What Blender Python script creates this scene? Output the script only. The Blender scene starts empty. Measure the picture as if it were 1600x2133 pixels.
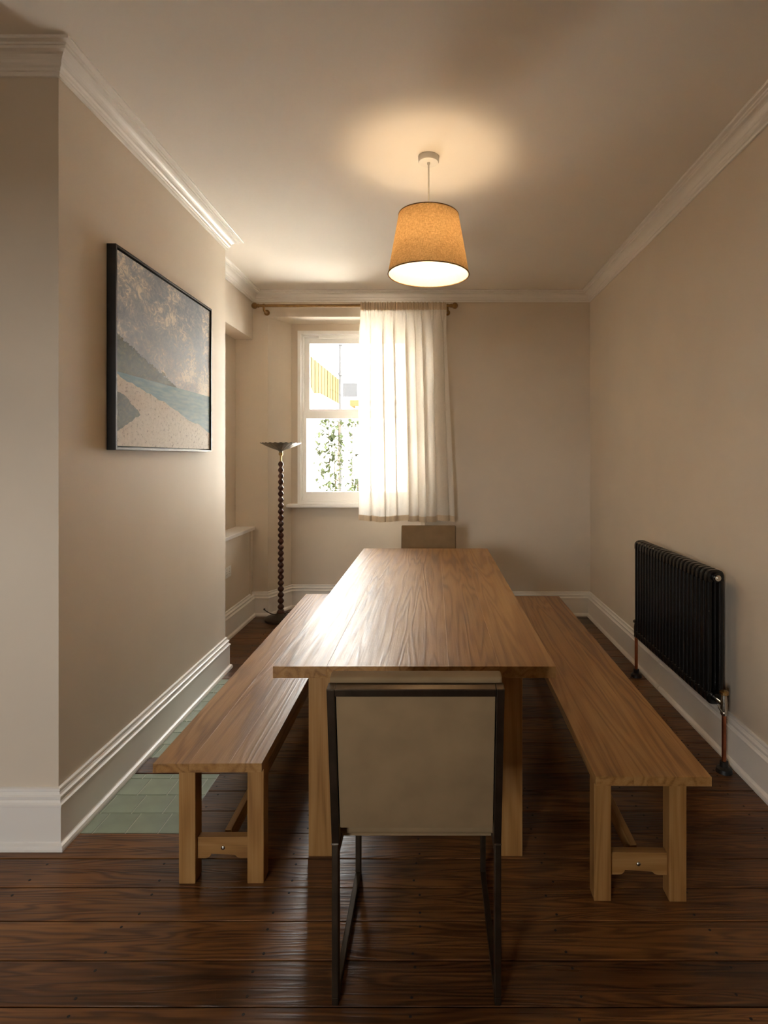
import bpy, bmesh, math, random
from mathutils import Matrix, Vector
random.seed(7)
R = math.radians
scene = bpy.context.scene
C = scene.collection

# ------------------------------------------------------------------ camera
F = 1170.0                       # focal length in pixels of the 1600 x 2133 frame
HZ, VX, CAMZ = 952.0, 905.0, 1.5
cam_d = bpy.data.cameras.new('camera')
cam = bpy.data.objects.new('camera', cam_d); C.objects.link(cam)
cam_d.sensor_fit = 'VERTICAL'; cam_d.sensor_height = 36.0; cam_d.sensor_width = 27.0
cam_d.lens = F / 2133.0 * 36.0
cam_d.shift_x = -(VX - 800.0) / 2133.0
cam_d.shift_y = -(1066.5 - HZ) / 2133.0
cam_d.clip_start = 0.05; cam_d.clip_end = 200
cam.location = (0, 0, CAMZ); cam.rotation_euler = (R(90), 0, 0)
scene.camera = cam

# ------------------------------------------------------------------ light
SKY = 17.0
world = bpy.data.worlds.new('world'); scene.world = world; world.use_nodes = True
wn = world.node_tree.nodes; wn.clear()
bg = wn.new('ShaderNodeBackground'); wo = wn.new('ShaderNodeOutputWorld')
bg.inputs['Color'].default_value = (1.0, 0.985, 0.965, 1); bg.inputs['Strength'].default_value = SKY
world.node_tree.links.new(bg.outputs[0], wo.inputs[0])
BULB = 50.0
sun_d = bpy.data.lights.new('sun', 'SUN'); sun_d.energy = 44.0; sun_d.angle = R(2.0); sun_d.color = (1.0, 0.95, 0.88)
sun = bpy.data.objects.new('sun', sun_d); C.objects.link(sun); sun.location = (6, 9, 9); sun.rotation_euler = (0, R(48), 0)

def portal(name, loc, rot, sx, sy):
    l = bpy.data.lights.new(name, 'AREA'); l.shape = 'RECTANGLE'; l.size = sx; l.size_y = sy
    l.cycles.is_portal = True
    o = bpy.data.objects.new(name, l); C.objects.link(o); o.location = loc; o.rotation_euler = rot
    return o
portal('daylight_portal_garden', (-0.782, 5.90, 1.895), (R(-90), 0, 0), 1.14, 1.70)
portal('daylight_portal_rear', (-1.625, -2.26, 1.60), (R(90), 0, 0), 0.85, 1.40)

vs = scene.view_settings
scene.display_settings.display_device = 'sRGB'
vs.view_transform = 'Standard'; vs.look = 'None'; vs.gamma = 1.0; vs.use_curve_mapping = False
vs.exposure = 0.95
cy = scene.cycles
cy.use_denoising = True
cy.max_bounces = 10; cy.diffuse_bounces = 7; cy.glossy_bounces = 4; cy.transmission_bounces = 8; cy.transparent_max_bounces = 16
cy.sample_clamp_indirect = 12.0
cy.caustics_reflective = False; cy.caustics_refractive = False

# ------------------------------------------------------------------ materials
def new_mat(name):
    m = bpy.data.materials.new(name); m.use_nodes = True
    nt = m.node_tree; nt.nodes.clear()
    out = nt.nodes.new('ShaderNodeOutputMaterial')
    return m, nt, out
def nd(nt, t, **kw):
    n = nt.nodes.new(t)
    for k, v in kw.items(): setattr(n, k, v)
    return n
def setin(n, **kw):
    for k, v in kw.items():
        k = k.replace('_', ' ')
        n.inputs[k].default_value = v
    return n
def c4(c): return (c[0], c[1], c[2], 1)
def bsdf(nt, out, col, rough=0.5, metal=0.0, spec=0.5, coat=0.0, coat_rough=0.1):
    b = nt.nodes.new('ShaderNodeBsdfPrincipled')
    b.inputs['Base Color'].default_value = c4(col)
    b.inputs['Roughness'].default_value = rough
    b.inputs['Metallic'].default_value = metal
    b.inputs['Specular IOR Level'].default_value = spec
    b.inputs['Coat Weight'].default_value = coat
    b.inputs['Coat Roughness'].default_value = coat_rough
    nt.links.new(b.outputs[0], out.inputs[0])
    return b
def math_n(nt, op, a, b=None, clamp=False):
    n = nt.nodes.new('ShaderNodeMath'); n.operation = op; n.use_clamp = clamp
    for i, v in enumerate((a, b)):
        if v is None: continue
        if isinstance(v, (int, float)): n.inputs[i].default_value = v
        else: nt.links.new(v, n.inputs[i])
    return n.outputs[0]
def ramp(nt, fac, stops):
    n = nt.nodes.new('ShaderNodeValToRGB'); e = n.color_ramp.elements
    while len(e) < len(stops): e.new(0.5)
    for el, (p, c) in zip(e, stops): el.position = p; el.color = c4(c)
    nt.links.new(fac, n.inputs[0]); return n.outputs[0]
def mixc(nt, fac, a, b, blend='MIX'):
    n = nt.nodes.new('ShaderNodeMix'); n.data_type = 'RGBA'; n.blend_type = blend
    if isinstance(fac, (int, float)): n.inputs[0].default_value = fac
    else: nt.links.new(fac, n.inputs[0])
    for i, v in ((6, a), (7, b)):
        if isinstance(v, tuple): n.inputs[i].default_value = c4(v)
        else: nt.links.new(v, n.inputs[i])
    return n.outputs[2]
def noise(nt, vec, scale, detail=2, rough=0.5, dist=0.0):
    n = nt.nodes.new('ShaderNodeTexNoise')
    setin(n, Scale=scale, Detail=detail, Roughness=rough, Distortion=dist)
    if vec is not None: nt.links.new(vec, n.inputs['Vector'])
    return n.outputs['Fac']
def vscale(nt, vec, s):
    n = nt.nodes.new('ShaderNodeVectorMath'); n.operation = 'MULTIPLY'
    nt.links.new(vec, n.inputs[0]); n.inputs[1].default_value = s
    return n.outputs[0]
def bump(nt, b, h, strength, dist=0.002):
    n = nt.nodes.new('ShaderNodeBump'); n.inputs['Strength'].default_value = strength; n.inputs['Distance'].default_value = dist
    nt.links.new(h, n.inputs['Height']); nt.links.new(n.outputs[0], b.inputs['Normal'])

def paint(name, col, rough, var=0.03, bmp=0.06):
    m, nt, out = new_mat(name)
    tc = nd(nt, 'ShaderNodeTexCoord').outputs['Object']
    b = bsdf(nt, out, col, rough, spec=0.35)
    n1 = noise(nt, tc, 1.7, 3)
    lo = tuple(c * (1 - var) for c in col); hi = tuple(min(1, c * (1 + var)) for c in col)
    nt.links.new(ramp(nt, n1, [(0.3, lo), (0.7, hi)]), b.inputs['Base Color'])
    bump(nt, b, noise(nt, tc, 260, 3), bmp, 0.001)
    return m
def plain(name, col, rough=0.5, metal=0.0, var=0.06, scale=30, bmp=0.0, spec=0.5):
    m, nt, out = new_mat(name)
    tc = nd(nt, 'ShaderNodeTexCoord').outputs['Object']
    b = bsdf(nt, out, col, rough, metal, spec)
    n1 = noise(nt, tc, scale, 3)
    nt.links.new(ramp(nt, n1, [(0.3, tuple(c * (1 - var) for c in col)), (0.7, tuple(c * (1 + var) for c in col))]), b.inputs['Base Color'])
    if bmp: bump(nt, b, n1, bmp)
    return m

def wood(name, dark, mid, light, axis, rough, ring=14.0, bmp=0.25, spread=0.35, ringw=0.5, coat=0.0, across=5.0, along=0.55, spec=0.5):
    m, nt, out = new_mat(name)
    tc = nd(nt, 'ShaderNodeTexCoord').outputs['Object']
    oi = nd(nt, 'ShaderNodeObjectInfo').outputs['Random']
    sep = nd(nt, 'ShaderNodeCombineXYZ')
    nt.links.new(math_n(nt, 'MULTIPLY', oi, 37.0), sep.inputs[0])
    nt.links.new(math_n(nt, 'MULTIPLY', oi, 91.0), sep.inputs[1])
    nt.links.new(math_n(nt, 'MULTIPLY', oi, 53.0), sep.inputs[2])
    add = nd(nt, 'ShaderNodeVectorMath', operation='ADD')
    nt.links.new(tc, add.inputs[0]); nt.links.new(sep.outputs[0], add.inputs[1])
    v = add.outputs[0]
    def sc(al, ac): return tuple(al if a == axis else ac for a in 'XYZ')
    n1 = noise(nt, vscale(nt, v, sc(along, across)), 1.0, 2.5, 0.45, 0.35)
    rings = math_n(nt, 'MULTIPLY_ADD', math_n(nt, 'SINE', math_n(nt, 'MULTIPLY', n1, ring * 6.28)), 0.5)
    nt.nodes[-1].inputs[2].default_value = 0.5
    rings = math_n(nt, 'POWER', rings, 1.6)
    fib = noise(nt, vscale(nt, v, sc(3.0, 190.0)), 1.0, 3, 0.6)
    fib2 = noise(nt, vscale(nt, v, sc(1.2, 32.0)), 1.0, 3, 0.6)
    pat = noise(nt, vscale(nt, v, sc(0.7, 2.2)), 1.0, 2)
    f = math_n(nt, 'ADD', math_n(nt, 'MULTIPLY', rings, -0.42 * ringw), math_n(nt, 'MULTIPLY', fib, 0.34))
    f = math_n(nt, 'ADD', f, math_n(nt, 'MULTIPLY', fib2, 0.40))
    f = math_n(nt, 'ADD', f, math_n(nt, 'MULTIPLY', pat, 0.45))
    f = math_n(nt, 'ADD', f, math_n(nt, 'MULTIPLY', math_n(nt, 'SUBTRACT', oi, 0.5), spread))
    f = math_n(nt, 'ADD', f, 0.42 * ringw * 0.38 - 0.08, True)
    b = bsdf(nt, out, mid, rough, spec=spec, coat=coat)
    nt.links.new(ramp(nt, f, [(0.27, dark), (0.5, mid), (0.75, light)]), b.inputs['Base Color'])
    rr = math_n(nt, 'ADD', math_n(nt, 'MULTIPLY', fib2, 0.22), rough - 0.1)
    nt.links.new(rr, b.inputs['Roughness'])
    h = math_n(nt, 'ADD', math_n(nt, 'MULTIPLY', rings, 0.5), math_n(nt, 'MULTIPLY', fib, 0.6))
    h = math_n(nt, 'ADD', h, math_n(nt, 'MULTIPLY', pat, 1.6))
    bump(nt, b, h, bmp, 0.0016)
    return m

M = {}
M['wall'] = paint('wall_paint', (0.70, 0.61, 0.50), 0.60)
M['ceiling'] = paint('ceiling_paint', (0.82, 0.765, 0.695), 0.75, 0.015)
M['trim'] = paint('trim_gloss_paint', (0.84, 0.805, 0.76), 0.34, 0.012, 0.02)
M['white'] = paint('window_paint', (0.90, 0.89, 0.87), 0.35, 0.01, 0.02)
OD, OM, OL = (0.18, 0.078, 0.020), (0.325, 0.160, 0.047), (0.43, 0.242, 0.088)
M['oak_y'] = wood('oak_along_length', OD, OM, OL, 'Y', 0.39, bmp=0.45, spread=0.08, ringw=0.45, across=8.0, ring=10)
M['oak_z'] = wood('oak_upright', OD, OM, OL, 'Z', 0.42, bmp=0.2, spread=0.10, ringw=0.3)
M['oak_x'] = wood('oak_across', OD, OM, OL, 'X', 0.42, bmp=0.2, spread=0.10, ringw=0.3)
M['floor'] = wood('stained_pine_boards', (0.024, 0.009, 0.0035), (0.098, 0.037, 0.011), (0.25, 0.104, 0.028), 'X', 0.31,
                  ring=12, bmp=0.40, spread=0.22, ringw=0.40, across=16.0, along=1.1)
M['gap'] = plain('dark_subfloor', (0.010, 0.007, 0.005), 0.9)
M['nail'] = plain('dark_nail', (0.012, 0.009, 0.008), 0.6)
M['tile'] = plain('sage_green_tile', (0.25, 0.29, 0.21), 0.34, var=0.16, scale=6, bmp=0.08)
M['grout'] = plain('pale_grout', (0.55, 0.55, 0.46), 0.9)
M['black'] = plain('black_frame', (0.010, 0.009, 0.008), 0.42)
M['rad'] = plain('black_radiator_enamel', (0.0055, 0.005, 0.0045), 0.24, spec=0.4)
M['copper'] = plain('copper_pipe', (0.42, 0.135, 0.06), 0.32, 1.0, var=0.3, scale=12)
M['brass'] = plain('aged_brass', (0.52, 0.36, 0.15), 0.28, 1.0, var=0.15, scale=40)
M['chrome'] = plain('nickel', (0.62, 0.58, 0.52), 0.22, 1.0, var=0.05)
M['bronze'] = plain('bronze_metal', (0.085, 0.062, 0.042), 0.34, 0.9, var=0.15, scale=20)
M['gilt'] = plain('antique_gold_rod', (0.30, 0.165, 0.05), 0.42, 0.55, var=0.2, scale=25)
M['suede'] = plain('tan_suede', (0.245, 0.165, 0.088), 0.85, var=0.10, scale=9, bmp=0.1, spec=0.2)
M['mahog'] = wood('dark_mahogany', (0.022, 0.005, 0.002), (0.052, 0.012, 0.004), (0.09, 0.024, 0.009), 'Z', 0.30, bmp=0.05)
M['pewter'] = plain('dark_pewter', (0.16, 0.14, 0.12), 0.33, 0.85, var=0.2, scale=30)
M['lampbase'] = plain('brown_lamp_base', (0.045, 0.028, 0.016), 0.45, 0.3, var=0.2)
M['cable'] = plain('brown_cable', (0.03, 0.018, 0.010), 0.5)
M['rose'] = plain('white_plastic', (0.72, 0.69, 0.64), 0.4, var=0.01)
M['socket'] = plain('socket_plastic', (0.80, 0.78, 0.75), 0.3, var=0.01)
M['render'] = plain('white_render', (0.80, 0.77, 0.72), 0.9, var=0.04, scale=3, bmp=0.2)
M['fence'] = wood('fence_pine', (0.032, 0.0235, 0.0115), (0.042, 0.031, 0.0155), (0.050, 0.037, 0.0190), 'Z', 0.9, bmp=0.1, spec=0.0)
M['leaf'] = plain('garden_leaf', (0.030, 0.037, 0.020), 0.9, var=0.35, scale=4, spec=0.0)
M['stem'] = plain('plant_stem', (0.04, 0.028, 0.016), 0.8)
M['pipe_grey'] = plain('grey_pipe', (0.034, 0.034, 0.035), 0.9, spec=0.0)
M['turf'] = plain('dark_gravel', (0.10, 0.085, 0.07), 0.9)
M['paving'] = plain('pale_paving', (0.64, 0.62, 0.58), 0.9, var=0.08, scale=2)
M['slate'] = plain('slate_window', (0.033, 0.033, 0.034), 0.9, spec=0.0)
M['orange'] = plain('orange_timber', (0.055, 0.038, 0.018), 0.9, spec=0.0)

def glass_mat():
    m, nt, out = new_mat('window_glass')
    t = nd(nt, 'ShaderNodeBsdfTransparent'); t.inputs[0].default_value = (0.96, 0.97, 0.965, 1)
    g = nd(nt, 'ShaderNodeBsdfGlossy'); g.inputs['Roughness'].default_value = 0.02
    fr = nd(nt, 'ShaderNodeFresnel'); fr.inputs[0].default_value = 1.45
    mx = nd(nt, 'ShaderNodeMixShader')
    nt.links.new(fr.outputs[0], mx.inputs[0]); nt.links.new(t.outputs[0], mx.inputs[1]); nt.links.new(g.outputs[0], mx.inputs[2])
    nt.links.new(mx.outputs[0], out.inputs[0]); return m
M['glass'] = glass_mat()

def cloth_mat(name, col, trans, see):
    m, nt, out = new_mat(name)
    tc = nd(nt, 'ShaderNodeTexCoord').outputs['Object']
    w = noise(nt, vscale(nt, tc, (420, 60, 60)), 1.0, 2); w2 = noise(nt, vscale(nt, tc, (60, 60, 420)), 1.0, 2)
    wv = math_n(nt, 'MULTIPLY', math_n(nt, 'ADD', w, w2), 0.5)
    cc = ramp(nt, wv, [(0.35, tuple(c * 0.90 for c in col)), (0.65, col)])
    d = nd(nt, 'ShaderNodeBsdfDiffuse'); t = nd(nt, 'ShaderNodeBsdfTranslucent'); tr = nd(nt, 'ShaderNodeBsdfTransparent')
    nt.links.new(cc, d.inputs[0]); nt.links.new(cc, t.inputs[0])
    m1 = nd(nt, 'ShaderNodeMixShader'); m1.inputs[0].default_value = trans
    nt.links.new(d.outputs[0], m1.inputs[1]); nt.links.new(t.outputs[0], m1.inputs[2])
    m2 = nd(nt, 'ShaderNodeMixShader'); m2.inputs[0].default_value = see
    nt.links.new(m1.outputs[0], m2.inputs[1]); nt.links.new(tr.outputs[0], m2.inputs[2])
    nt.links.new(m2.outputs[0], out.inputs[0]); return m
M['voile'] = cloth_mat('cream_voile', (0.86, 0.81, 0.73), 0.36, 0.06)
M['voile_hem'] = cloth_mat('cream_voile_hem', (0.72, 0.585, 0.42), 0.22, 0.0)

def shade_mat():
    m, nt, out = new_mat('linen_shade')
    tc = nd(nt, 'ShaderNodeTexCoord').outputs['Object']
    a = noise(nt, vscale(nt, tc, (70, 70, 330)), 1.0, 3, 0.6); b = noise(nt, vscale(nt, tc, (260, 260, 60)), 1.0, 3, 0.6)
    f = math_n(nt, 'MULTIPLY', math_n(nt, 'ADD', a, b), 0.5)
    cc = ramp(nt, f, [(0.36, (0.44, 0.28, 0.125)), (0.64, (0.78, 0.56, 0.30))])
    d = nd(nt, 'ShaderNodeBsdfDiffuse'); t = nd(nt, 'ShaderNodeBsdfTranslucent')
    nt.links.new(cc, d.inputs[0]); nt.links.new(cc, t.inputs[0])
    m1 = nd(nt, 'ShaderNodeMixShader'); m1.inputs[0].default_value = 0.42
    nt.links.new(d.outputs[0], m1.inputs[1]); nt.links.new(t.outputs[0], m1.inputs[2])
    nt.links.new(m1.outputs[0], out.inputs[0]); return m
M['linen'] = shade_mat()
M['lining'] = cloth_mat('white_shade_lining', (0.86, 0.80, 0.68), 0.30, 0.0)
M['shade_rim'] = plain('tan_shade_rim', (0.22, 0.13, 0.055), 0.8)
def emit_mat():
    m, nt, out = new_mat('lit_bulb')
    e = nd(nt, 'ShaderNodeEmission'); e.inputs[0].default_value = (1.0, 0.74, 0.46, 1); e.inputs[1].default_value = BULB
    nt.links.new(e.outputs[0], out.inputs[0]); return m
M['bulb'] = emit_mat()

def canvas_mat():
    m, nt, out = new_mat('painted_canvas')
    tc = nd(nt, 'ShaderNodeTexCoord').outputs['Object']
    sx = nd(nt, 'ShaderNodeSeparateXYZ'); nt.links.new(tc, sx.inputs[0])
    u, v = sx.outputs[1], sx.outputs[2]
    b = bsdf(nt, out, (0.4, 0.4, 0.4), 0.55, spec=0.3)
    big = noise(nt, vscale(nt, tc, (1, 3.0, 4.2)), 1.0, 3, 0.55, 0.6)
    dab = noise(nt, vscale(nt, tc, (1, 17, 26)), 1.0, 3, 0.65, 1.9)
    skyc = ramp(nt, math_n(nt, 'ADD', math_n(nt, 'MULTIPLY', big, 0.55), math_n(nt, 'MULTIPLY', dab, 0.45)),
                [(0.40, (0.27, 0.32, 0.40)), (0.49, (0.36, 0.39, 0.45)), (0.54, (0.49, 0.49, 0.49)), (0.60, (0.80, 0.74, 0.65))])
    warm = math_n(nt, 'SUBTRACT', 0.85, math_n(nt, 'MULTIPLY', v, 1.55), True)
    skyc = mixc(nt, math_n(nt, 'MULTIPLY', warm, 0.75), skyc, (0.46, 0.37, 0.30))
    wig = noise(nt, vscale(nt, tc, (1, 7, 7)), 1.0, 3)
    seac = ramp(nt, noise(nt, vscale(nt, tc, (1, 9, 60)), 1.0, 2), [(0.35, (0.08, 0.20, 0.27)), (0.7, (0.19, 0.31, 0.36))])
    sandc = ramp(nt, noise(nt, vscale(nt, tc, (1, 40, 60)), 1.0, 4, 0.7), [(0.33, (0.17, 0.14, 0.11)), (0.42, (0.52, 0.46, 0.38)), (0.7, (0.62, 0.56, 0.48))])
    # bands: sky over sea over sand
    col = mixc(nt, math_n(nt, 'LESS_THAN', v, 0.335), skyc, seac)
    shore = math_n(nt, 'ADD', math_n(nt, 'SUBTRACT', 0.325, math_n(nt, 'MULTIPLY', u, 0.20)), math_n(nt, 'MULTIPLY', math_n(nt, 'SUBTRACT', wig, 0.5), 0.05))
    col = mixc(nt, math_n(nt, 'LESS_THAN', v, shore), col, sandc)
    # a low green bank falling away to the right
    bank = math_n(nt, 'ADD', math_n(nt, 'SUBTRACT', 0.505, math_n(nt, 'MULTIPLY', u, 0.27)), math_n(nt, 'MULTIPLY', math_n(nt, 'SUBTRACT', dab, 0.5), 0.07))
    inb = math_n(nt, 'MULTIPLY', math_n(nt, 'LESS_THAN', v, bank), math_n(nt, 'GREATER_THAN', v, 0.335))
    bankc = ramp(nt, dab, [(0.35, (0.035, 0.042, 0.032)), (0.6, (0.085, 0.088, 0.055)), (0.75, (0.20, 0.15, 0.08))])
    col = mixc(nt, inb, col, bankc)
    # dark brushy undergrowth low on the left
    dd = math_n(nt, 'ADD', math_n(nt, 'ADD', u, math_n(nt, 'MULTIPLY', math_n(nt, 'ABSOLUTE', math_n(nt, 'SUBTRACT', v, 0.155)), 2.6)), math_n(nt, 'MULTIPLY', wig, 0.25))
    col = mixc(nt, math_n(nt, 'LESS_THAN', dd, 0.36), col, bankc)
    nt.links.new(col, b.inputs['Base Color'])
    bump(nt, b, dab, 0.3, 0.002)
    return m
M['canvas'] = canvas_mat()

# ------------------------------------------------------------------ helpers
def tag(o, label=None, cat=None, group=None, kind=None):
    if label: o['label'] = label
    if cat: o['category'] = cat
    if group: o['group'] = group
    if kind: o['kind'] = kind
    return o
def empty(name, loc=(0, 0, 0), rz=0.0, parent=None):
    o = bpy.data.objects.new(name, None); C.objects.link(o)
    o.empty_display_size = 0.1; o.location = loc; o.rotation_euler = (0, 0, rz)
    if parent: o.parent = parent
    return o
class B:
    def __init__(s): s.bm = bmesh.new()
    def box(s, x0, x1, y0, y1, z0, z1, bev=0.0, seg=2, mat=None):
        m = Matrix.Translation(((x0 + x1) / 2, (y0 + y1) / 2, (z0 + z1) / 2)) @ Matrix.Diagonal((x1 - x0, y1 - y0, z1 - z0, 1))
        if mat is not None: m = mat @ m
        t = bmesh.new(); bmesh.ops.create_cube(t, size=1.0, matrix=m)
        if bev: bmesh.ops.bevel(t, geom=t.edges[:], offset=bev, segments=seg, profile=0.6, affect='EDGES')
        s._merge(t); return s
    def _merge(s, t):
        me = bpy.data.meshes.new('tmp'); t.to_mesh(me); t.free(); s.bm.from_mesh(me); bpy.data.meshes.remove(me)
    def prism(s, pts, a0, a1, axis='Z', bev=0.0):
        def P(p, a):
            return {'Z': (p[0], p[1], a), 'Y': (p[0], a, p[1]), 'X': (a, p[0], p[1])}[axis]
        t = bmesh.new()
        lo = [t.verts.new(P(p, a0)) for p in pts]; hi = [t.verts.new(P(p, a1)) for p in pts]
        n = len(pts)
        t.faces.new(lo); t.faces.new(hi)
        for i in range(n): t.faces.new((lo[i], lo[(i + 1) % n], hi[(i + 1) % n], hi[i]))
        bmesh.ops.recalc_face_normals(t, faces=t.faces)
        if bev: bmesh.ops.bevel(t, geom=t.edges[:], offset=bev, segments=1, affect='EDGES')
        s._merge(t); return s
    def lathe(s, prof, c=(0, 0, 0), seg=32, mod=None):
        t = bmesh.new(); rings = []
        for i, (r, z) in enumerate(prof):
            if r < 1e-5: rings.append([t.verts.new((c[0], c[1], c[2] + z))]); continue
            ring = []
            for k in range(seg):
                a = 2 * math.pi * k / seg; rr, zz = (r, z) if mod is None else mod(r, z, a)
                ring.append(t.verts.new((c[0] + rr * math.cos(a), c[1] + rr * math.sin(a), c[2] + zz)))
            rings.append(ring)
        for p, q in zip(rings, rings[1:]):
            for k in range(seg):
                k2 = (k + 1) % seg
                if len(p) == 1 and len(q) == 1: continue
                if len(p) == 1: t.faces.new((p[0], q[k2], q[k]))
                elif len(q) == 1: t.faces.new((p[k], p[k2], q[0]))
                else: t.faces.new((p[k], p[k2], q[k2], q[k]))
        s._merge(t); return s
    def tube(s, pts, r, seg=10, cap=True):
        t = bmesh.new(); rings = []; pts = [Vector(p) for p in pts]
        up = None
        for i, p in enumerate(pts):
            d = (pts[min(i + 1, len(pts) - 1)] - pts[max(i - 1, 0)]).normalized()
            if up is None:
                up = Vector((0, 0, 1)) if abs(d.z) < 0.9 else Vector((1, 0, 0))
            a = d.cross(up).normalized(); bb = d.cross(a).normalized(); up = -bb if (-bb).dot(up) > 0 else bb
            rr = r[i] if isinstance(r, (list, tuple)) else r
            rings.append([t.verts.new(p + (a * math.cos(2 * math.pi * k / seg) + bb * math.sin(2 * math.pi * k / seg)) * rr) for k in range(seg)])
        for p, q in zip(rings, rings[1:]):
            for k in range(seg):
                t.faces.new((p[k], p[(k + 1) % seg], q[(k + 1) % seg], q[k]))
        if cap: t.faces.new(rings[0]); t.faces.new(rings[-1])
        bmesh.ops.recalc_face_normals(t, faces=t.faces)
        s._merge(t); return s
    def sphere(s, c, r, u=20, v=12, sc=(1, 1, 1)):
        t = bmesh.new()
        bmesh.ops.create_uvsphere(t, u_segments=u, v_segments=v, radius=r, matrix=Matrix.Translation(c) @ Matrix.Diagonal((*sc, 1)))
        s._merge(t); return s
    def build(s, name, mat, parent=None, loc=(0, 0, 0), rot=(0, 0, 0), smooth=False, recalc=True):
        if recalc: bmesh.ops.recalc_face_normals(s.bm, faces=s.bm.faces)
        me = bpy.data.meshes.new(name); s.bm.to_mesh(me); s.bm.free()
        if isinstance(mat, str): mat = M[mat]
        me.materials.append(mat)
        if smooth:
            me.polygons.foreach_set('use_smooth', [True] * len(me.polygons))
            try: me.set_sharp_from_angle(angle=R(38))
            except Exception: pass
        o = bpy.data.objects.new(name, me); C.objects.link(o)
        o.location = loc; o.rotation_euler = rot
        if parent: o.parent = parent
        return o
def cbox(name, mat, parent, x0, x1, y0, y1, z0, z1, bev=0.003, smooth=False):
    """a box whose origin sits at its centre (so that the grain differs from piece to piece)"""
    hx, hy, hz = (x1 - x0) / 2, (y1 - y0) / 2, (z1 - z0) / 2
    return B().box(-hx, hx, -hy, hy, -hz, hz, bev).build(name, mat, parent, loc=((x0 + x1) / 2, (y0 + y1) / 2, (z0 + z1) / 2), smooth=smooth)
def copy_tree(o, parent=None):
    c = o.copy(); C.objects.link(c); c.parent = parent
    for ch in list(o.children): copy_tree(ch, c)
    return c
def sweep(path, prof, ranges, mat):
    """profile (offset into the room, z) swept along a plan path with mitred corners; room lies to the right"""
    n = len(path); nor = []
    for a, b in zip(path, path[1:]):
        dx, dy = b[0] - a[0], b[1] - a[1]; L = math.hypot(dx, dy); nor.append((dy / L, -dx / L))
    mit = []
    for i in range(n):
        if i == 0: mit.append(nor[0])
        elif i == n - 1: mit.append(nor[-1])
        else:
            a, b = nor[i - 1], nor[i]; k = 1 + a[0] * b[0] + a[1] * b[1]
            mit.append(((a[0] + b[0]) / k, (a[1] + b[1]) / k))
    for name, i0, i1 in ranges:
        bm = bmesh.new(); rings = []
        for i in range(i0, i1 + 1):
            rings.append([bm.verts.new((path[i][0] + mit[i][0] * o, path[i][1] + mit[i][1] * o, z)) for o, z in prof])
        for p, q in zip(rings, rings[1:]):
            for k in range(len(prof) - 1): bm.faces.new((p[k], p[k + 1], q[k + 1], q[k]))
        bm.faces.new(rings[0]); bm.faces.new(rings[-1])
        bb = B(); bb.bm.free(); bb.bm = bm
        o = bb.build(name, mat)
        tag(o, kind='structure')

# ------------------------------------------------------------------ room shell
CZ = 3.057                        # ceiling
YB = 5.32                         # back wall face
XR = 1.475                        # right wall face
YA, YF = 2.17, 3.97               # chimney breast near / far
BX0, BX1 = -1.452, -1.478         # chimney breast face at near / far end
AX = -1.72                        # alcove boxing face
NX = -1.884                       # niche back
XL = -2.2                         # left wall near the camera (out of view)
YR = -2.2                         # rear wall
RXL0, RXL1, RXR0, RXR1 = -1.578, -1.43, -0.09, -0.134   # window recess
YW = 5.61                         # wall face inside the recess
HEAD = 2.828
WX0, WX1, WZ0, WZ1 = -1.362, -0.202, 1.035, 2.756       # window opening
YO = 5.95                         # outer face
T = 0.14

def struct(o): return tag(o, kind='structure')
struct(B().box(XL - T, XR + T, YR - T, YO, CZ, CZ + 0.1).build('ceiling', 'ceiling'))
struct(B().prism([(XL - T, YA), (BX0, YA), (BX1, YF), (XL - T, YF)], -0.02, CZ).build('wall_left', 'wall'))
wa = B()
wa.box(XL - T, NX, YF, YB + 0.1, -0.02, CZ)
wa.box(NX, AX, YF, YB, -0.02, 0.812)
wa.box(NX, AX, YF, YB, 2.614, CZ)
wa.box(AX, AX + 0.012, 5.225, 5.262, 0.0, 0.812, 0.002)
struct(wa.build('wall_alcove', 'wall'))
struct(B().box(NX, AX + 0.022, YF, YB, 0.812, 0.842, 0.004).build('trim_4', 'trim'))
wb = B()
wb.box(XL - T, RXL0, YB, YO, -0.02, CZ)
wb.box(RXR0, XR + T, YB, YO, -0.02, CZ)
wb.box(RXL0, RXR0, YB, YO, HEAD, CZ)
wb.prism([(RXL0, YB), (RXL1, YW), (RXL0, YW)], -0.02, HEAD)
wb.prism([(RXR0, YB), (RXR0, YW), (RXR1, YW)], -0.02, HEAD)
wb.box(RXL0, WX0, YW, YO, -0.02, HEAD)
wb.box(WX1, RXR0, YW, YO, -0.02, HEAD)
wb.box(WX0, WX1, YW, YO, -0.02, WZ0 - 0.03)
wb.box(WX0, WX1, YW, YO, WZ1, HEAD)
struct(wb.build('wall_back', 'wall'))
struct(B().box(XR, XR + T, YR - T, YB, -0.02, CZ).build('wall_right', 'wall'))
struct(B().box(XL - T, XL, YR - T, YA, -0.02, CZ).build('wall_near', 'wall'))
W2 = (-2.05, -1.20, 0.90, 2.30)
wf = B()
wf.box(XL, W2[0], YR - T, YR, -0.02, CZ); wf.box(W2[1], XR, YR - T, YR, -0.02, CZ)
wf.box(W2[0], W2[1], YR - T, YR, -0.02, W2[2]); wf.box(W2[0], W2[1], YR - T, YR, W2[3], CZ)
struct(wf.build('wall_front', 'wall'))

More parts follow.
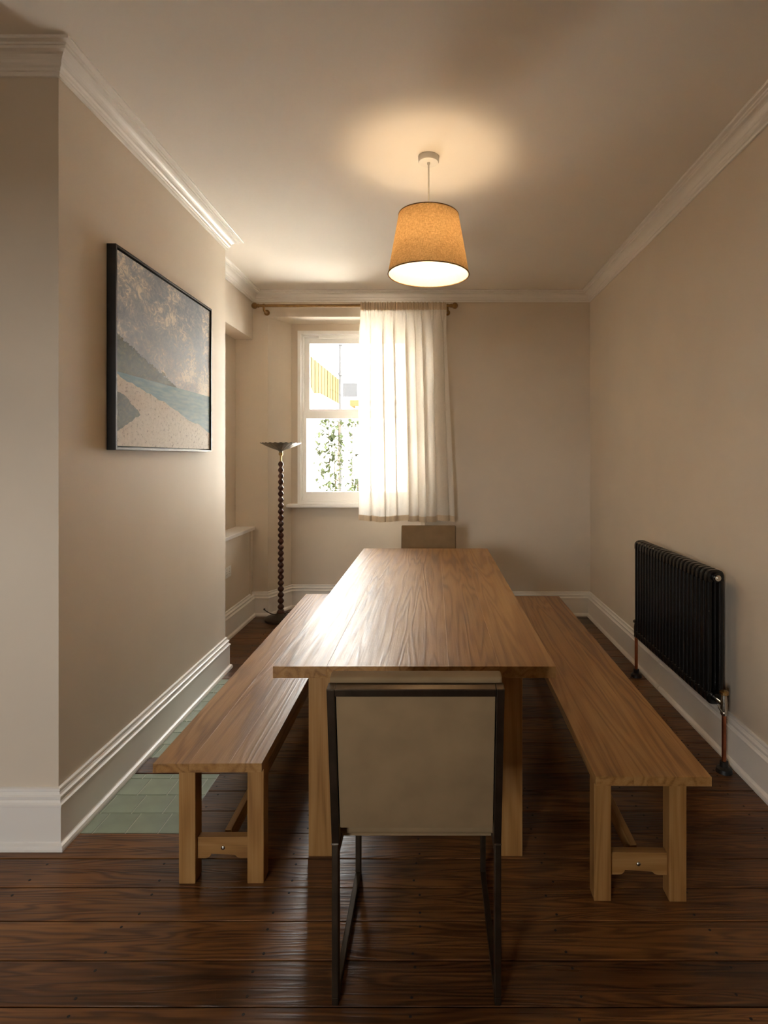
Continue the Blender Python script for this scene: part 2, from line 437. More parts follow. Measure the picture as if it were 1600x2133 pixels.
# baseboards and cornice
PATH = [(XL, YA), (BX0, YA), (BX1, YF), (AX, YF), (AX, YB), (RXL0, YB), (RXL1, YW), (RXR1, YW), (RXR0, YB), (XR, YB), (XR, 3.62), (XR, YR)]
BASE = [(0, 0), (0.040, 0), (0.040, 0.010), (0.036, 0.020), (0.027, 0.026), (0.024, 0.030), (0.024, 0.160), (0.028, 0.163), (0.0285, 0.171), (0.022, 0.176),
        (0.017, 0.184), (0.021, 0.190), (0.0215, 0.199), (0.015, 0.204), (0.010, 0.212), (0.012, 0.217), (0.011, 0.224), (0.004, 0.227), (0, 0.227)]
sweep(PATH, BASE, [('baseboard_left', 0, 3), ('baseboard_alcove', 3, 4), ('baseboard_back', 4, 9), ('baseboard_right', 9, 10)], 'trim')
sweep([(XR, 3.614), (XR, YR)], BASE, [('baseboard_right', 0, 1)], 'trim')
PC = [(XL, YA), (BX0, YA), (BX1, YF), (AX, YF), (AX, YB), (XR, YB), (XR, YR)]
c0 = 2.966
CORN = [(0, c0), (0.010, c0), (0.013, c0 + 0.006), (0.013, c0 + 0.013), (0.019, c0 + 0.015), (0.021, c0 + 0.024), (0.026, c0 + 0.028)]
for k in range(7):
    a = k / 6 * math.pi / 2
    CORN.append((0.028 + 0.036 * (1 - math.cos(a)), c0 + 0.030 + 0.033 * math.sin(a)))
CORN += [(0.070, c0 + 0.064), (0.072, c0 + 0.072), (0.078, c0 + 0.073), (0.080, c0 + 0.080), (0.098, c0 + 0.081), (0.101, c0 + 0.084), (0.101, CZ + 0.002), (0, CZ + 0.002)]
sweep(PC, CORN, [('trim_1', 0, 4), ('trim_2', 4, 5), ('trim_3', 5, 6)], 'trim')

# floor: boards running across the room, with a tiled hearth let in
PITCH, Y0 = 0.1415, 1.532
HX = -1.018                       # hearth's edge
floor = struct(B().box(XL - T, XR + T, YR - T, YO, -0.05, -0.021).build('floor', 'gap'))
def board_mesh(x0, x1):
    h = (x1 - x0) / 2; w = (PITCH - 0.0045) / 2
    t = B().box(-h, h, -w, w, -0.010, 0.010, 0.0009, 1); me = bpy.data.meshes.new('floorboard'); bmesh.ops.recalc_face_normals(t.bm, faces=t.bm.faces)
    t.bm.to_mesh(me); t.bm.free(); me.materials.append(M['floor']); return me
full, short = board_mesh(XL, XR), board_mesh(HX + 0.002, XR)
nails = B()
for k in range(-26, 29):
    y = Y0 + PITCH * (k + 0.5); cut = (5 <= k <= 15 and k != 8)
    o = bpy.data.objects.new('floorboard', short if cut else full); C.objects.link(o)
    o.location = (((HX + 0.002 if cut else XL) + XR) / 2, y, -0.010 + random.uniform(-0.0006, 0.0006)); o.parent = floor
    if y > 1.3:
        for j in range(8):
            x = -1.9 + 0.46 * j
            if (cut and x < HX + 0.03): continue
            for dy in (-0.042, 0.042):
                nails.lathe([(0, 0.0004), (0.0042, 0.0004), (0.0046, -0.0006)], (x + random.uniform(-0.02, 0.02), y + dy + random.uniform(-0.008, 0.008), 0.0006), 7)
tag(nails.build('nail_heads', 'nail', floor), kind='stuff')

hearth = struct(B().box(BX1 + 0.01, HX, Y0 + 5 * PITCH, Y0 + 16 * PITCH, -0.021, -0.012).build('hearth', 'grout'))
B().box(BX1 + 0.01, HX, Y0 + 5 * PITCH, Y0 + 8 * PITCH - 0.002, -0.012, -0.0035).build('grout_bed', 'grout', hearth)
B().box(BX1 + 0.01, HX, Y0 + 9 * PITCH + 0.002, Y0 + 16 * PITCH, -0.012, -0.0035).build('grout_bed', 'grout', hearth)
TP = 0.1283; row = 0
for (ya, yb) in ((Y0 + 5 * PITCH, Y0 + 8 * PITCH - 0.002), (Y0 + 9 * PITCH + 0.002, Y0 + 16 * PITCH)):
    y = ya
    while y < yb - 0.01:
        y1 = min(y + TP, yb); x = -1.2425 - 0.043 * (row % 3) - 3 * TP
        while x < HX:
            xa, xb = max(x, -1.47), min(x + TP * 1.02, HX)
            if xb - xa > 0.012:
                dz = random.uniform(-0.0006, 0.0004)
                cbox('tile', 'tile', hearth, xa + 0.0021, xb - 0.0021, y + 0.0021, y1 - 0.0021, -0.0118, -0.0008 + dz, 0.0012)
            x += TP * 1.02
        y = y1; row += 1

# ------------------------------------------------------------------ window
win = struct(empty('window_1', ((WX0 + WX1) / 2, YW, WZ0)))
def rel(b, name, mat, parent=win, smooth=False):
    o = b.build(name, mat, parent, smooth=smooth)
    return o
wo_ = win.location
def wbox(b, x0, x1, y0, y1, z0, z1, bev=0.002): return b.box(x0 - wo_.x, x1 - wo_.x, y0 - wo_.y, y1 - wo_.y, z0 - wo_.z, z1 - wo_.z, bev)
def rect_frame(x0, x1, z0, z1, y0, y1, wl, wt, wbm, bev=0.002):
    b = B(); wbox(b, x0, x0 + wl, y0, y1, z0, z1, bev); wbox(b, x1 - wl, x1, y0, y1, z0, z1, bev)
    wbox(b, x0 + wl, x1 - wl, y0, y1, z1 - wt, z1, bev); wbox(b, x0 + wl, x1 - wl, y0, y1, z0, z0 + wbm, bev); return b
rel(rect_frame(WX0, WX1, WZ0, WZ1, 5.585, 5.625, 0.032, 0.032, 0.02), 'architrave', 'white')
rel(rect_frame(WX0 + 0.012, WX1 - 0.012, WZ0, WZ1 - 0.012, 5.625, 5.80, 0.034, 0.034, 0.035), 'box_frame', 'white')
us = rel(rect_frame(WX0 + 0.046, WX1 - 0.046, 1.93, WZ1 - 0.046, 5.695, 5.735, 0.050, 0.058, 0.055), 'upper_sash', 'white')
rel(wbox(B(), WX0 + 0.09, WX1 - 0.09, 5.713, 5.718, 1.98, WZ1 - 0.10, 0), 'pane', 'glass', us)
us.name = 'upper_sash'
ls = rel(rect_frame(WX0 + 0.040, WX1 - 0.040, WZ0 + 0.030, 1.955, 5.645, 5.690, 0.036, 0.068, 0.085), 'lower_sash', 'white')
rel(wbox(B(), WX0 + 0.07, WX1 - 0.07, 5.665, 5.670, WZ0 + 0.10, 1.90, 0), 'pane', 'glass', ls)
rel(wbox(B(), -1.455, -0.115, 5.50, 5.66, WZ0 - 0.032, WZ0, 0.008), 'sill', 'white')
rel(wbox(wbox(B(), -0.83, -0.75, 5.650, 5.690, 1.955, 1.967), -0.81, -0.77, 5.655, 5.70, 1.967, 1.985), 'sash_catch', 'white')
rel(wbox(B(), -1.16, -0.40, 5.628, 5.640, 2.690, 2.712), 'trickle_vent', 'white')
# rear window, behind the camera
win2 = struct(empty('window_2', ((W2[0] + W2[1]) / 2, YR, W2[2])))
wo_ = win2.location
rel(rect_frame(W2[0], W2[1], W2[2], W2[3], YR - 0.09, YR - 0.03, 0.06, 0.06, 0.07), 'box_frame', 'white', win2)
rel(wbox(B(), W2[0] + 0.05, W2[1] - 0.05, YR - 0.07, YR - 0.02, 1.52, 1.57), 'meeting_rail', 'white', win2)
rel(wbox(B(), W2[0] + 0.05, W2[1] - 0.05, YR - 0.062, YR - 0.058, W2[2] + 0.05, W2[3] - 0.05, 0), 'pane', 'glass', win2)

# ------------------------------------------------------------------ dining table
TX0, TX1, TY0, TY1, TZ = -0.571, 0.429, 1.985, 4.55, 0.76
table = tag(empty('dining_table', ((TX0 + TX1) / 2, (TY0 + TY1) / 2, 0)), 'long solid oak dining table standing between the two benches', 'table')
tw, tl = TX1 - TX0, TY1 - TY0
xs = [-0.5, -0.31, -0.1, 0.12, 0.30, 0.5]
for a, b_ in zip(xs, xs[1:]):
    cbox('tabletop_board', 'oak_y', table, a * tw, b_ * tw, -tl / 2, tl / 2, TZ - 0.041, TZ, 0.0008)
LG = 0.088
for sx in (-1, 1):
    for sy in (-1, 1):
        x = sx * (tw / 2 - 0.098 - LG / 2); y = sy * (tl / 2 - 0.124 - LG / 2)
        cbox('leg', 'oak_z', table, x - LG / 2, x + LG / 2, y - LG / 2, y + LG / 2, 0, TZ - 0.041, 0.003)
    x = sx * (tw / 2 - 0.098 - LG / 2)
    cbox('side_rail', 'oak_y', table, x - 0.013, x + 0.013, -tl / 2 + 0.124 + LG, tl / 2 - 0.124 - LG, TZ - 0.10, TZ - 0.041, 0.002)

# ------------------------------------------------------------------ benches
def bench(name, label, cx, cy, rz, length, width, l0, l1, zt=0.45):
    e = tag(empty(name, (cx, cy, 0), rz), label, 'bench', 'oak benches along the table')
    cuts = [-0.5, -0.17, 0.20, 0.5]
    for a, b_ in zip(cuts, cuts[1:]):
        cbox('seat_board', 'oak_y', e, a * width, b_ * width, -length / 2, length / 2, zt - 0.031, zt, 0.0008)
    g = 0.058; inset = 0.05
    for sy in (-1, 1):
        yc = sy * (length / 2 - inset - g / 2)
        for xo in (l0, l1 - g):
            cbox('leg', 'oak_z', e, xo, xo + g, yc - g / 2, yc + g / 2, 0, zt - 0.031, 0.003)
        # arched end rail
        xa, xb = l0 + g, l1 - g; z0, z1 = 0.077, 0.153
        pts = [(xa, z1), (xa, z0)]; m = (xa + xb) / 2; hw = (xb - xa) / 2 * 0.70
        pts.append((m - hw, z0))
        for k in range(1, 6):
            a = k / 5 * math.pi / 2; pts.append((m - hw + 0.022 * math.sin(a), z0 + 0.016 * (1 - math.cos(a))))
        for k in range(4, -1, -1):
            a = k / 5 * math.pi / 2; pts.append((m + hw - 0.022 * math.sin(a), z0 + 0.016 * (1 - math.cos(a))))
        pts += [(xb, z0), (xb, z1)]
        yr = yc - sy * 0.002
        rail = B().prism([(p[0] - m, p[1] - 0.115) for p in pts], -0.014, 0.014, 'Y', 0.0015).build('end_rail', 'oak_x', e, (m, yr, 0.115))
        bolt = B().sphere((0, 0, 0), 0.0075, 14, 8, (1, 0.5, 1)).build('bolt', 'chrome', rail, (0.0, sy * 0.0145, 0.0), smooth=True)
        bolt['label'] = 'dark metal bolt head'
    m = (l0 + l1) / 2; yy = length / 2 - inset - g - 0.0
    cbox('stretcher', 'oak_y', e, m - 0.012, m + 0.012, -yy + 0.012, yy - 0.012, 0.088, 0.146, 0.002)
    for xo in (l0 + 0.016, l1 - 0.016 - 0.022):
        cbox('seat_rail', 'oak_y', e, xo, xo + 0.022, -yy, yy, zt - 0.073, zt - 0.031, 0.002)
    return e
bench('bench', 'oak bench beside the tiled hearth and chimney breast', -0.788, 3.117, 0.0084, 2.386, 0.372, -0.120, 0.178)
bench('bench', 'oak bench on the radiator side of the table', 0.735, 3.042, -0.0123, 2.395, 0.380, -0.1815, 0.1295)

# ------------------------------------------------------------------ chairs
def make_chair():
    e = empty('dining_chair', (-0.049, 1.785, 0))
    hw, bw = 0.232, 0.018
    for s in (-1, 1):
        x0, x1 = (-hw, -hw + bw) if s < 0 else (hw - bw, hw)
        cbox('back_leg', 'bronze', e, x0, x1, -0.250, -0.218, 0.022, 0.440, 0.002)
        cbox('front_leg', 'bronze', e, x0, x1, 0.214, 0.244, 0.022, 0.425, 0.002)
        cbox('runner', 'bronze', e, x0, x1, -0.250, 0.244, 0, 0.022, 0.002)
        cbox('seat_rail', 'bronze', e, x0, x1, -0.218, 0.214, 0.400, 0.425, 0.002)
        j = cbox('joint_ring', 'chrome', e, x0 - 0.0008, x1 + 0.0008, -0.2508, -0.2172, 0.440, 0.4435, 0.0005)
    cbox('seat_brace', 'bronze', e, -hw + bw, hw - bw, 0.19, 0.214, 0.402, 0.425, 0.002)
    seat = B().box(-0.222, 0.222, -0.205, 0.245, 0.437, 0.492, 0.012, 3)
    seat.box(-0.21, 0.21, -0.19, 0.20, 0.425, 0.438)
    seat.build('seat', 'suede', e, smooth=True)
    tilt = Matrix.Translation((0, -0.234, 0.4435)) @ Matrix.Rotation(R(9.6), 4, 'X')
    rot = (R(9.6), 0, 0); org = (0, -0.234, 0.4435); L = 0.462
    for s in (-1, 1):
        x0, x1 = (-hw, -hw + 0.021) if s < 0 else (hw - 0.021, hw)
        B().box(x0, x1, -0.016, 0.016, 0.0, L, 0.002).build('back_post', 'bronze', e, org, rot)
    B().box(-hw + 0.021, hw - 0.021, -0.016, 0.016, L - 0.021, L, 0.002).build('top_rail', 'bronze', e, org, rot)
    bk = B().box(-hw + 0.0225, hw - 0.0225, -0.010, 0.018, 0.045, L - 0.022, 0.005, 2)
    bk.box(-hw + 0.002, hw - 0.002, 0.017, 0.056, 0.045, L + 0.014, 0.010, 3)
    bk.build('backrest', 'suede', e, org, rot, smooth=True)
    return e
ch = make_chair()
tag(ch, 'tan suede dining chair on bronze sled frame, seen from behind at the near table end', 'chair', 'suede dining chairs')
ch2 = copy_tree(ch); ch2.location = (-0.049, 4.50, 0); ch2.rotation_euler = (0, 0, math.pi)
tag(ch2, 'suede dining chair at the far end of the table below the curtain', 'chair', 'suede dining chairs')

# ------------------------------------------------------------------ radiator
RY0, RY1, RZ0, RZ1 = 2.75, 3.762, 0.285, 0.945
rad = tag(empty('column_radiator', (1.381, (RY0 + RY1) / 2, 0)), 'black cast column radiator with copper pipes on the right wall', 'radiator')
N = 22; pit = (RY1 - RY0) / N
sec = B()
for sx in (-1, 1): sec.tube([(sx * 0.0285, 0, RZ0 + 0.03), (sx * 0.0285, 0, RZ1 - 0.03)], 0.0155, 10, False)
def head(z0, z1, up):
    r = 0.030; hx = 0.0445; pts = []
    def arc(cx, cz, a0, a1):
        for k in range(5):
            a = R(a0 + (a1 - a0) * k / 4); pts.append((cx + r * math.cos(a), cz + r * math.sin(a)))
    if up:
        pts.extend([(-hx, z0), (-hx + 0.032, z0), (-0.010, z0 + 0.018), (0.010, z0 + 0.018), (hx - 0.032, z0), (hx, z0)])
        arc(hx - r, z1 - r, 0, 90); arc(-hx + r, z1 - r, 90, 180)
    else:
        pts.extend([(hx, z1), (hx - 0.032, z1), (0.010, z1 - 0.018), (-0.010, z1 - 0.018), (-hx + 0.032, z1), (-hx, z1)])
        arc(-hx + r, z0 + r, 180, 270); arc(hx - r, z0 + r, 270, 360)
    sec.prism(pts, -0.0175, 0.0175, 'Y', 0.006)
head(RZ1 - 0.062, RZ1, True); head(RZ0, RZ0 + 0.062, False)
for z in (RZ0 + 0.035, RZ1 - 0.035): sec.tube([(0, -pit / 2, z), (0, pit / 2, z)], 0.021, 12)
s0 = sec.build('section', 'rad', rad, (0, -(RY1 - RY0) / 2 + pit / 2, 0), smooth=True)
for k in range(1, N):
    c = s0.copy(); C.objects.link(c); c.parent = rad; c.location = (0, -(RY1 - RY0) / 2 + pit * (k + 0.5), 0)
hl = (RY1 - RY0) / 2
cap = B().tube([(0, -hl - 0.010, RZ1 - 0.035), (0, -hl + 0.004, RZ1 - 0.035)], 0.022, 16).build('end_plug', 'rad', rad, smooth=True)
vent = B().tube([(0, -hl - 0.019, RZ1 - 0.035), (0, -hl - 0.009, RZ1 - 0.035)], 0.0145, 18).tube([(0, -hl - 0.026, RZ1 - 0.035), (0, -hl - 0.018, RZ1 - 0.035)], 0.006, 10).build('air_vent', 'chrome', rad, smooth=True)
vent['label'] = 'pale metal air vent'
for s, py, mt in ((-1, 2.678 - (RY0 + RY1) / 2, 'brass'), (1, 3.842 - (RY0 + RY1) / 2, 'lampbase')):
    yv = py; zc = RZ0 + 0.035
    v = B()
    v.tube([(0, s * hl, zc), (0, yv, zc)], [0.017, 0.012], 14)
    v.tube([(0, yv, zc - 0.045), (0, yv, zc - 0.02), (0, yv, zc + 0.02), (0, yv, zc + 0.045)], [0.0115, 0.016, 0.016, 0.012], 14)
    v.sphere((0, yv, zc - 0.040), 0.0165, 14, 10)
    vv = v.build('valve', 'chrome' if s < 0 else mt, rad, smooth=True)
    B().lathe([(0, 0), (0.010, 0), (0.0215, 0.006), (0.0215, 0.018), (0.012, 0.024), (0, 0.024)], (0, yv, zc + 0.044), 10).build('valve_knob', mt, vv, smooth=True)
    if s < 0: B().tube([(-0.008, yv, zc - 0.045), (-0.020, yv - 0.012, zc - 0.024), (-0.030, yv - 0.012, zc - 0.010), (-0.030, yv - 0.008, zc + 0.002)], 0.0045, 8).build('valve_lever', 'chrome', vv, smooth=True)
    B().tube([(0, yv, 0.01), (0, yv, zc - 0.045)], 0.0105, 14).build('pipe', 'copper', rad, smooth=True)
    B().lathe([(0.0105, 0.052), (0.019, 0.050), (0.019, 0.026), (0.034, 0.018), (0.038, 0.0), (0, 0)], (0, yv, 0), 18).build('floor_collar', 'black', rad, smooth=True)

# ------------------------------------------------------------------ pendant lamp
PX, PY = -0.030, 2.915
pend = tag(empty('pendant_lamp', (PX, PY, 2.444)), 'lit tapered linen pendant shade hanging from the ceiling above the table', 'lamp')
zb = 2.444
B().lathe([(0, CZ - zb), (0.0535, CZ - zb), (0.0535, 3.032 - zb), (0.050, 3.027 - zb), (0.008, 3.027 - zb), (0.007, 3.015 - zb), (0, 3.015 - zb)], seg=40).build('ceiling_rose', 'rose', pend, smooth=True)
B().tube([(0, 0, 2.70 - zb), (0, 0, 3.02 - zb)], 0.0042, 10).build('cord', 'rose', pend, smooth=True)
h = 2.753 - zb; r0, r1 = 0.2105, 0.1555
sh = B(); sh.lathe([(r0 + (r1 - r0) * k / 8, h * k / 8) for k in range(9)], seg=96)
sh.build('shade', 'linen', pend, smooth=True, recalc=False)
ln = B(); ln.lathe([(r0 - 0.003 + (r1 - r0) * k / 8, h * k / 8) for k in range(9)], seg=96)
ln.build('shade_lining', 'lining', pend, smooth=True, recalc=False)
for r, z in ((r0 - 0.001, 0.001), (r1 - 0.001, h - 0.001)):
    B().tube([(r * math.cos(2 * math.pi * k / 64), r * math.sin(2 * math.pi * k / 64), z) for k in range(65)], 0.0032, 8, False).build('shade_rim', 'shade_rim', pend, smooth=True)
sp = B()
for k in range(3):
    a = R(30 + 120 * k); sp.tube([(0.02 * math.cos(a), 0.02 * math.sin(a), h - 0.045), ((r1 - 0.004) * math.cos(a), (r1 - 0.004) * math.sin(a), h - 0.006)], 0.0022, 6)
sp.lathe([(0.022, h - 0.050), (0.026, h - 0.050), (0.026, h - 0.040), (0.022, h - 0.040), (0.022, h - 0.050)], seg=24)
sp.build('shade_carrier', 'rose', pend, smooth=True)
B().lathe([(0, h - 0.02), (0.012, h - 0.025), (0.019, h - 0.05), (0.019, h - 0.10), (0, h - 0.10)], seg=20).build('lampholder', 'rose', pend, smooth=True)
B().lathe([(0.013, h - 0.098), (0.018, h - 0.108), (0.036, h - 0.126), (0.046, h - 0.152), (0.043, h - 0.178), (0.026, h - 0.197), (0, h - 0.204)], seg=24).build('bulb', 'bulb', pend, smooth=True)

# ------------------------------------------------------------------ floor lamp
FX, FY = -1.412, 5.165
fl = tag(empty('floor_lamp', (FX, FY, 0)), 'dark bobbin-turned uplighter floor lamp with a fluted dish, left of the window', 'lamp')
B().lathe([(0, 0), (0.143, 0), (0.147, 0.006), (0.147, 0.022), (0.140, 0.028), (0.10, 0.038), (0.06, 0.050), (0.042, 0.062), (0.036, 0.070), (0, 0.070)], seg=48).build('base', 'lampbase', fl, smooth=True)
B().lathe([(0, 0.066), (0.036, 0.068), (0.038, 0.078), (0.030, 0.086), (0.026, 0.098), (0, 0.098)], seg=28).build('base_collar', 'mahog', fl, smooth=True)
pr = [(0, 0.096)]; nb = 25; zlo, zhi = 0.096, 1.462
for i in range(nb):
    za = zlo + (zhi - zlo) * i / nb; dz = (zhi - zlo) / nb; k0 = 1.08 - 0.16 * i / nb
    for j in range(7):
        tt = j / 6; pr.append(((0.0135 + 0.0140 * math.sin(math.pi * tt)) * k0, za + dz * (0.04 + 0.92 * tt)))
pr.append((0, zhi))
B().lathe(pr, seg=24).build('bobbin_column', 'mahog', fl, smooth=True)
B().tube([(0, 0, 1.455), (0, 0, 1.525)], 0.0085, 14).build('stem', 'brass', fl, smooth=True)
B().lathe([(0, 1.512), (0.014, 1.514), (0.019, 1.520), (0.021, 1.530), (0.017, 1.540), (0.014, 1.545), (0, 1.545)], seg=20).build('brass_collar', 'brass', fl, smooth=True)
def flute(r, z, a):
    k = min(1.0, max(0.0, (r - 0.03) / 0.08)); return r * (1 + 0.02 * k * math.cos(24 * a)), z + 0.0022 * k * math.cos(24 * a)
dish = [(0.016, 1.543), (0.019, 1.556), (0.030, 1.563), (0.060, 1.572), (0.100, 1.588), (0.140, 1.605), (0.168, 1.619), (0.182, 1.626)]
B().lathe(dish + [(r - 0.001, z + 0.004) for r, z in reversed(dish[2:])] + [(0, 1.567)], seg=144, mod=flute).build('dish', 'pewter', fl, smooth=True)
def curve(pts, n=8):
    P = [Vector(p) for p in pts]; P = [P[0]] + P + [P[-1]]; out = []
    for i in range(1, len(P) - 2):
        for k in range(n):
            t = k / n; a, b, c, d = P[i - 1:i + 3]
            out.append(0.5 * ((2 * b) + (-a + c) * t + (2 * a - 5 * b + 4 * c - d) * t * t + (-a + 3 * b - 3 * c + d) * t ** 3))
    out.append(P[-2]); return out
B().tube(curve([(0.04, -0.03, 0.065), (0.08, -0.05, 0.085), (0.13, -0.02, 0.06), (0.19, 0.06, 0.008), (0.26, 0.10, 0.006), (0.22, 0.22, 0.006), (0.10, 0.25, 0.006)]), 0.004, 8).build('cable', 'cable', fl, smooth=True)
sw = B().tube(curve([(-0.03, -0.03, 0.06), (-0.07, -0.06, 0.075), (-0.115, -0.075, 0.105), (-0.125, -0.078, 0.118)]), 0.0042, 8)
sw.sphere((-0.128, -0.079, 0.122), 0.009, 12, 8); sw.build('foot_switch', 'cable', fl, smooth=True)

# ------------------------------------------------------------------ curtain rod and curtain
CRY, CRZ = 5.215, 2.905
rod = tag(empty('curtain_rod', (-0.74, CRY, CRZ)), 'antique gold curtain rod with ball finials above the window', 'curtain rod')
B().tube([(-0.90, 0, 0), (0.905, 0, 0)], 0.0125, 18).build('pole', 'gilt', rod, smooth=True)
for s in (-1, 1):
    x = s * 0.90
    f = B().sphere((x + s * 0.030, 0, 0), 0.029, 22, 14)
    f.tube([(x - s * 0.014, 0, 0), (x - s * 0.008, 0, 0), (x + s * 0.001, 0, 0), (x + s * 0.006, 0, 0)], [0.0135, 0.018, 0.018, 0.013], 16)
    f.build('finial', 'gilt', rod, smooth=True)
    xb = s * 0.845 if s < 0 else 0.862
    bk = B().tube(curve([(xb, 0, -0.016), (xb, 0.015, -0.042), (xb, 0.05, -0.046), (xb, 0.100, -0.040)], 5), 0.010, 12)
    bk.tube([(xb - 0.008, 0, 0), (xb + 0.008, 0, 0)], 0.0175, 16)
    bk.lathe([(0, 0), (0, 0)], seg=4) if False else None
    bk.tube([(xb, 0.095, -0.040), (xb, 0.105, -0.040)], 0.027, 18)
    bk.build('bracket', 'gilt', rod, smooth=True)

cur = tag(empty('curtain', (-0.255, CRY, 0.905)), 'cream sheer voile curtain drawn over the right half of the window', 'curtain')
def cloth(u, t, back=0.0):
    """u across 0..1, t down 0..1"""
    x0, x1 = -0.684 + (-0.692 + 0.684) * t, 0.112 + (0.183 - 0.112) * t ** 1.1
    e = min(1.0, t / 0.16); e = e * e * (3 - 2 * e)
    uu = u + 0.010 * math.sin(2 * math.pi * 3 * u + 0.6) + 0.006 * math.sin(2 * math.pi * 7 * u + 2)
    ph = 2 * math.pi * (8.6 * uu + 0.20 * math.sin(2 * math.pi * 1.3 * u + 1.0) + 0.05 * math.sin(3.0 * t + 5 * u))
    big = 0.60 * math.sin(ph)
    big += 0.34 * math.sin(2 * math.pi * (15.3 * uu + 0.1) + 1.2 * math.sin(2.2 * t)) + 0.07 * math.sin(2 * math.pi * 27 * uu + 0.8 + t)
    fine = 0.6 * math.sin(2 * math.pi * 31 * uu) + 0.4 * math.sin(2 * math.pi * 47 * uu + 1.3)
    y = -0.0235 + fine * 0.0045 * (1 - e) + big * 0.030 * e * (0.75 + 0.35 * t)
    y += 0.012 * e
    x = x0 + (x1 - x0) * u + 0.021 * e * math.cos(ph) + 0.007 * e * math.cos(2 * math.pi * (15.3 * uu + 0.1) + 1.2 * math.sin(2.2 * t))
    zt, zb_ = 2.934 + 0.003 * math.sin(2 * math.pi * 23 * u), 0.905 + 0.006 * math.sin(2 * math.pi * 2.3 * u + 1) + 0.004 * math.sin(2 * math.pi * 8.6 * uu)
    return (x + 0.255, y + back, zt + (zb_ - zt) * t - 0.905)
def cloth_mesh(name, mat, t0, t1, nt_, nu, back, parent):
    bm = bmesh.new(); g = []
    for j in range(nt_ + 1):
        t = t0 + (t1 - t0) * j / nt_; bk = back(t) if callable(back) else back
        g.append([bm.verts.new(cloth(i / nu, t, bk)) for i in range(nu + 1)])
    for j in range(nt_):
        for i in range(nu): bm.faces.new((g[j][i], g[j][i + 1], g[j + 1][i + 1], g[j + 1][i]))
    bb = B(); bb.bm.free(); bb.bm = bm
    return bb.build(name, mat, parent, smooth=True, recalc=False)
cloth_mesh('panel', 'voile', 0.0, 1.0, 70, 420, 0.0, cur)
cloth_mesh('hem', 'voile_hem', 0.974, 0.9995, 4, 420, -0.0022, cur)
cloth_mesh('header', 'voile_hem', 0.003, 0.036, 4, 420, -0.0022, cur)
cloth_mesh('rod_pocket', 'voile_hem', 0.004, 0.040, 10, 420, lambda t: 0.044 * math.sqrt(max(0.0, 1 - ((t - 0.0145) / 0.020) ** 2)) if t < 0.0345 else 0.003, cur)

# ------------------------------------------------------------------ painting
ang = math.atan2(BX0 - BX1, YF - YA)
pic = tag(empty('framed_painting', (-1.4575, 2.495, 1.532), ang), 'framed seaside painting with a cloudy sky on the chimney breast', 'painting')
PW, PH, PD = 1.118, 0.918, 0.042
for (y0, y1, z0, z1) in ((0, 0.012, 0, PH), (PW - 0.012, PW, 0, PH), (0.012, PW - 0.012, 0, 0.012), (0.012, PW - 0.012, PH - 0.012, PH)):
    B().box(0.001, PD, y0, y1, z0, z1, 0.001).build('frame_side', 'black', pic)
B().box(0.002, 0.012, 0.012, PW - 0.012, 0.012, PH - 0.012).build('backing', 'black', pic)
B().box(0.012, PD - 0.008, 0.0, PW - 0.036, 0.0, PH - 0.036, 0.001).build('canvas', 'canvas', pic, (0, 0.018, 0.018))

# ------------------------------------------------------------------ wall socket
sk = tag(empty('wall_socket', (AX, 4.66, 0.50)), 'white double wall socket low on the alcove boxing', 'socket')
B().box(0, 0.009, -0.073, 0.073, 0, 0.088, 0.003).build('plate', 'socket', sk, smooth=True)
for y in (-0.030, 0.030):
    B().box(0.009, 0.0125, y - 0.006, y + 0.006, 0.062, 0.076, 0.001).build('switch', 'socket', sk)
    B().box(0.0088, 0.0094, y - 0.004, y + 0.004, 0.044, 0.050).box(0.0088, 0.0094, y - 0.014, y - 0.007, 0.026, 0.030).box(0.0088, 0.0094, y + 0.007, y + 0.014, 0.026, 0.030).build('pin_holes', 'black', sk)

# ------------------------------------------------------------------ garden beyond the window
struct(B().box(-30, 30, YO + 0.02, 40, -0.30, -0.10).build('garden_ground', 'paving'))
struct(B().box(-30, 30, -30, YR - T - 0.02, -0.30, -0.10).build('rear_ground', 'turf'))
gw = B()
pts = [(7.0, -0.1), (12.4, -0.1), (12.4, 2.60), (9.75, 2.60)]
for k in range(1, 9):
    a = k / 8 * math.pi / 2; pts.append((9.75 - 1.35 * math.sin(a), 2.45 + 0.95 * (1 - math.cos(a)) if k else 2.6))
pts.append((7.0, 3.42))
gw.prism(pts, -2.25, -1.98, 'X')
tag(gw.build('garden_wall', 'render'), 'white rendered garden wall with a curved top outside the window', 'wall')
fe = tag(empty('garden_fence', (-2.1, 8.7, 2.60)), 'pale timber board fence on top of the garden wall', 'fence')
for k in range(24):
    cbox('fence_board', 'fence', fe, -0.012 + 0.010 * (k % 2), 0.008 + 0.010 * (k % 2), 0.1 + k * 0.145, 0.1 + k * 0.145 + 0.138, 0.0 if k > 6 else -0.02, 0.60, 0.002)
for z in (0.12, 0.48): cbox('fence_rail', 'fence', fe, -0.05, -0.012, 0.1, 3.58, z - 0.03, z + 0.03, 0.002)
hs = tag(empty('house', (1.2, 17.0, 0)), 'white house across the garden seen faintly through the glass', 'house')
B().box(-4.0, 4.0, 0, 4, -0.1, 5.3).build('wall', 'render', hs)
B().prism([(-4.3, 5.3), (4.3, 5.3), (3.4, 6.6), (-3.4, 6.6)], -0.3, 4.3, 'Y').build('roof', 'pipe_grey', hs)
for x in (-3.75, -1.2, 1.4):
    wv = B().box(x - 0.30, x + 0.30, -0.03, 0.05, 3.25, 3.80, 0.01).build('window', 'white', hs)
    B().box(x - 0.22, x + 0.22, -0.04, 0.0, 3.32, 3.73).build('pane', 'slate', wv)
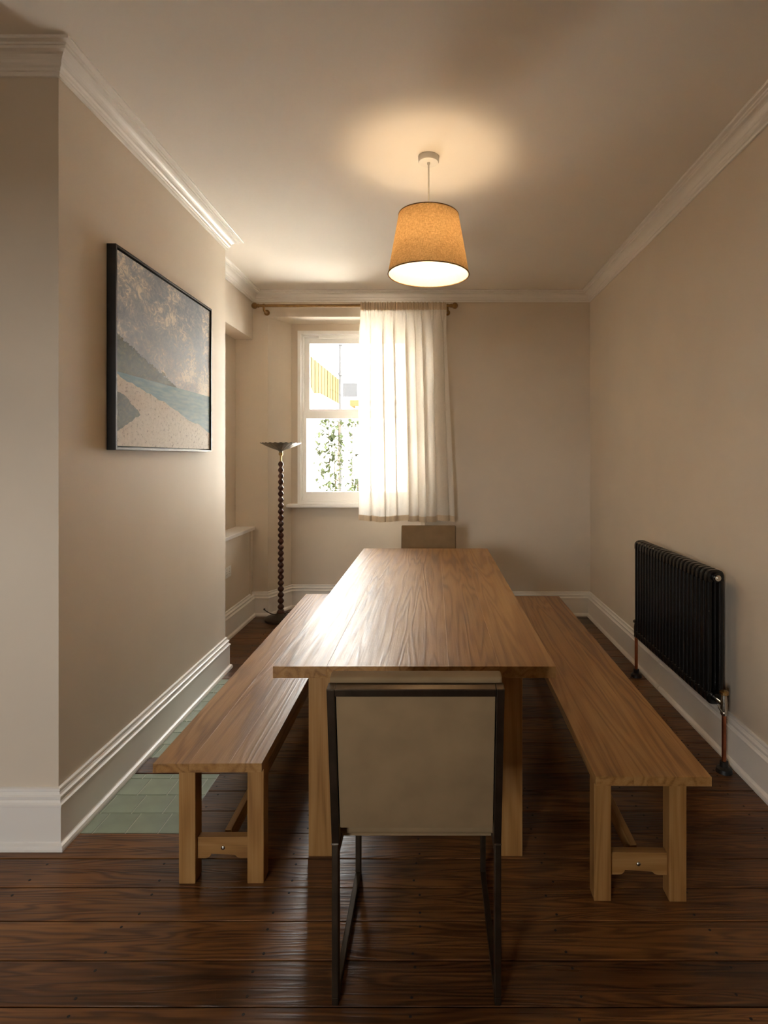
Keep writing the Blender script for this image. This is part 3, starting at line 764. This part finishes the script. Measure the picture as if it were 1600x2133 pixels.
sd = tag(empty('garden_shed', (-0.6, 13.5, 0)), 'low garden shed with an orange timber edge behind the window', 'shed')
B().box(-1.3, 1.3, 0, 1.6, -0.1, 2.72).build('shed_wall', 'render', sd)
B().box(-1.42, 1.42, -0.12, 1.7, 2.72, 2.86, 0.01).build('fascia', 'orange', sd)
dp = tag(empty('drainpipe', (-1.555, 9.3, -0.1)), 'grey upright pole in the garden behind the upper pane', 'pole')
B().tube([(0, 0, 0), (0, 0, 4.2)], 0.028, 12).build('pipe', 'pipe_grey', dp, smooth=True)
for z in (2.95, 3.45, 3.95): B().tube([(0, 0, z), (0, 0, z + 0.05)], 0.042, 12).build('collar', 'pipe_grey', dp, smooth=True)
def plant(name, label, x, y, zlo, zhi, spread, n, sz):
    e = tag(empty(name, (x, y, -0.1)), label, 'plant')
    rnd = random.Random(int(x * 100) + 5); st = B(); lf = B()
    for k in range(5):
        dx = rnd.uniform(-spread, spread) * 0.7
        st.tube(curve([(dx * 0.2, 0, 0), (dx * 0.6 + rnd.uniform(-.05, .05), 0.03, zlo + 0.2), (dx, rnd.uniform(-.06, .06), zhi)], 6), 0.008, 6)
    for k in range(n):
        z = rnd.uniform(zlo, zhi) + 0.1; r = spread * math.sqrt(rnd.random()); a = rnd.uniform(0, 6.28); s_ = sz * rnd.uniform(0.6, 1.3)
        mt = Matrix.Translation((r * math.cos(a), r * math.sin(a) * 0.6, z)) @ Matrix.Rotation(rnd.uniform(0, 6.28), 4, 'Z') @ Matrix.Rotation(rnd.uniform(-1.2, 0.9), 4, 'Y')
        vs_ = [lf.bm.verts.new(mt @ Vector(p)) for p in ((0, 0, 0), (s_ * 0.45, s_ * 0.30, 0.1 * s_), (s_, 0, 0), (s_ * 0.45, -s_ * 0.30, 0.1 * s_))]
        lf.bm.faces.new(vs_)
    st.build('stem', 'stem', e, smooth=True); tag(lf.build('foliage', 'leaf', e, recalc=False), kind='stuff')
plant('climbing_plant', 'loose green climbing plant outside the lower window pane', -1.58, 8.6, 0.75, 2.15, 0.22, 480, 0.10)
plant('garden_shrub', 'dark green shrub outside beside the curtain edge', -1.17, 8.4, 0.6, 2.1, 0.12, 260, 0.09)
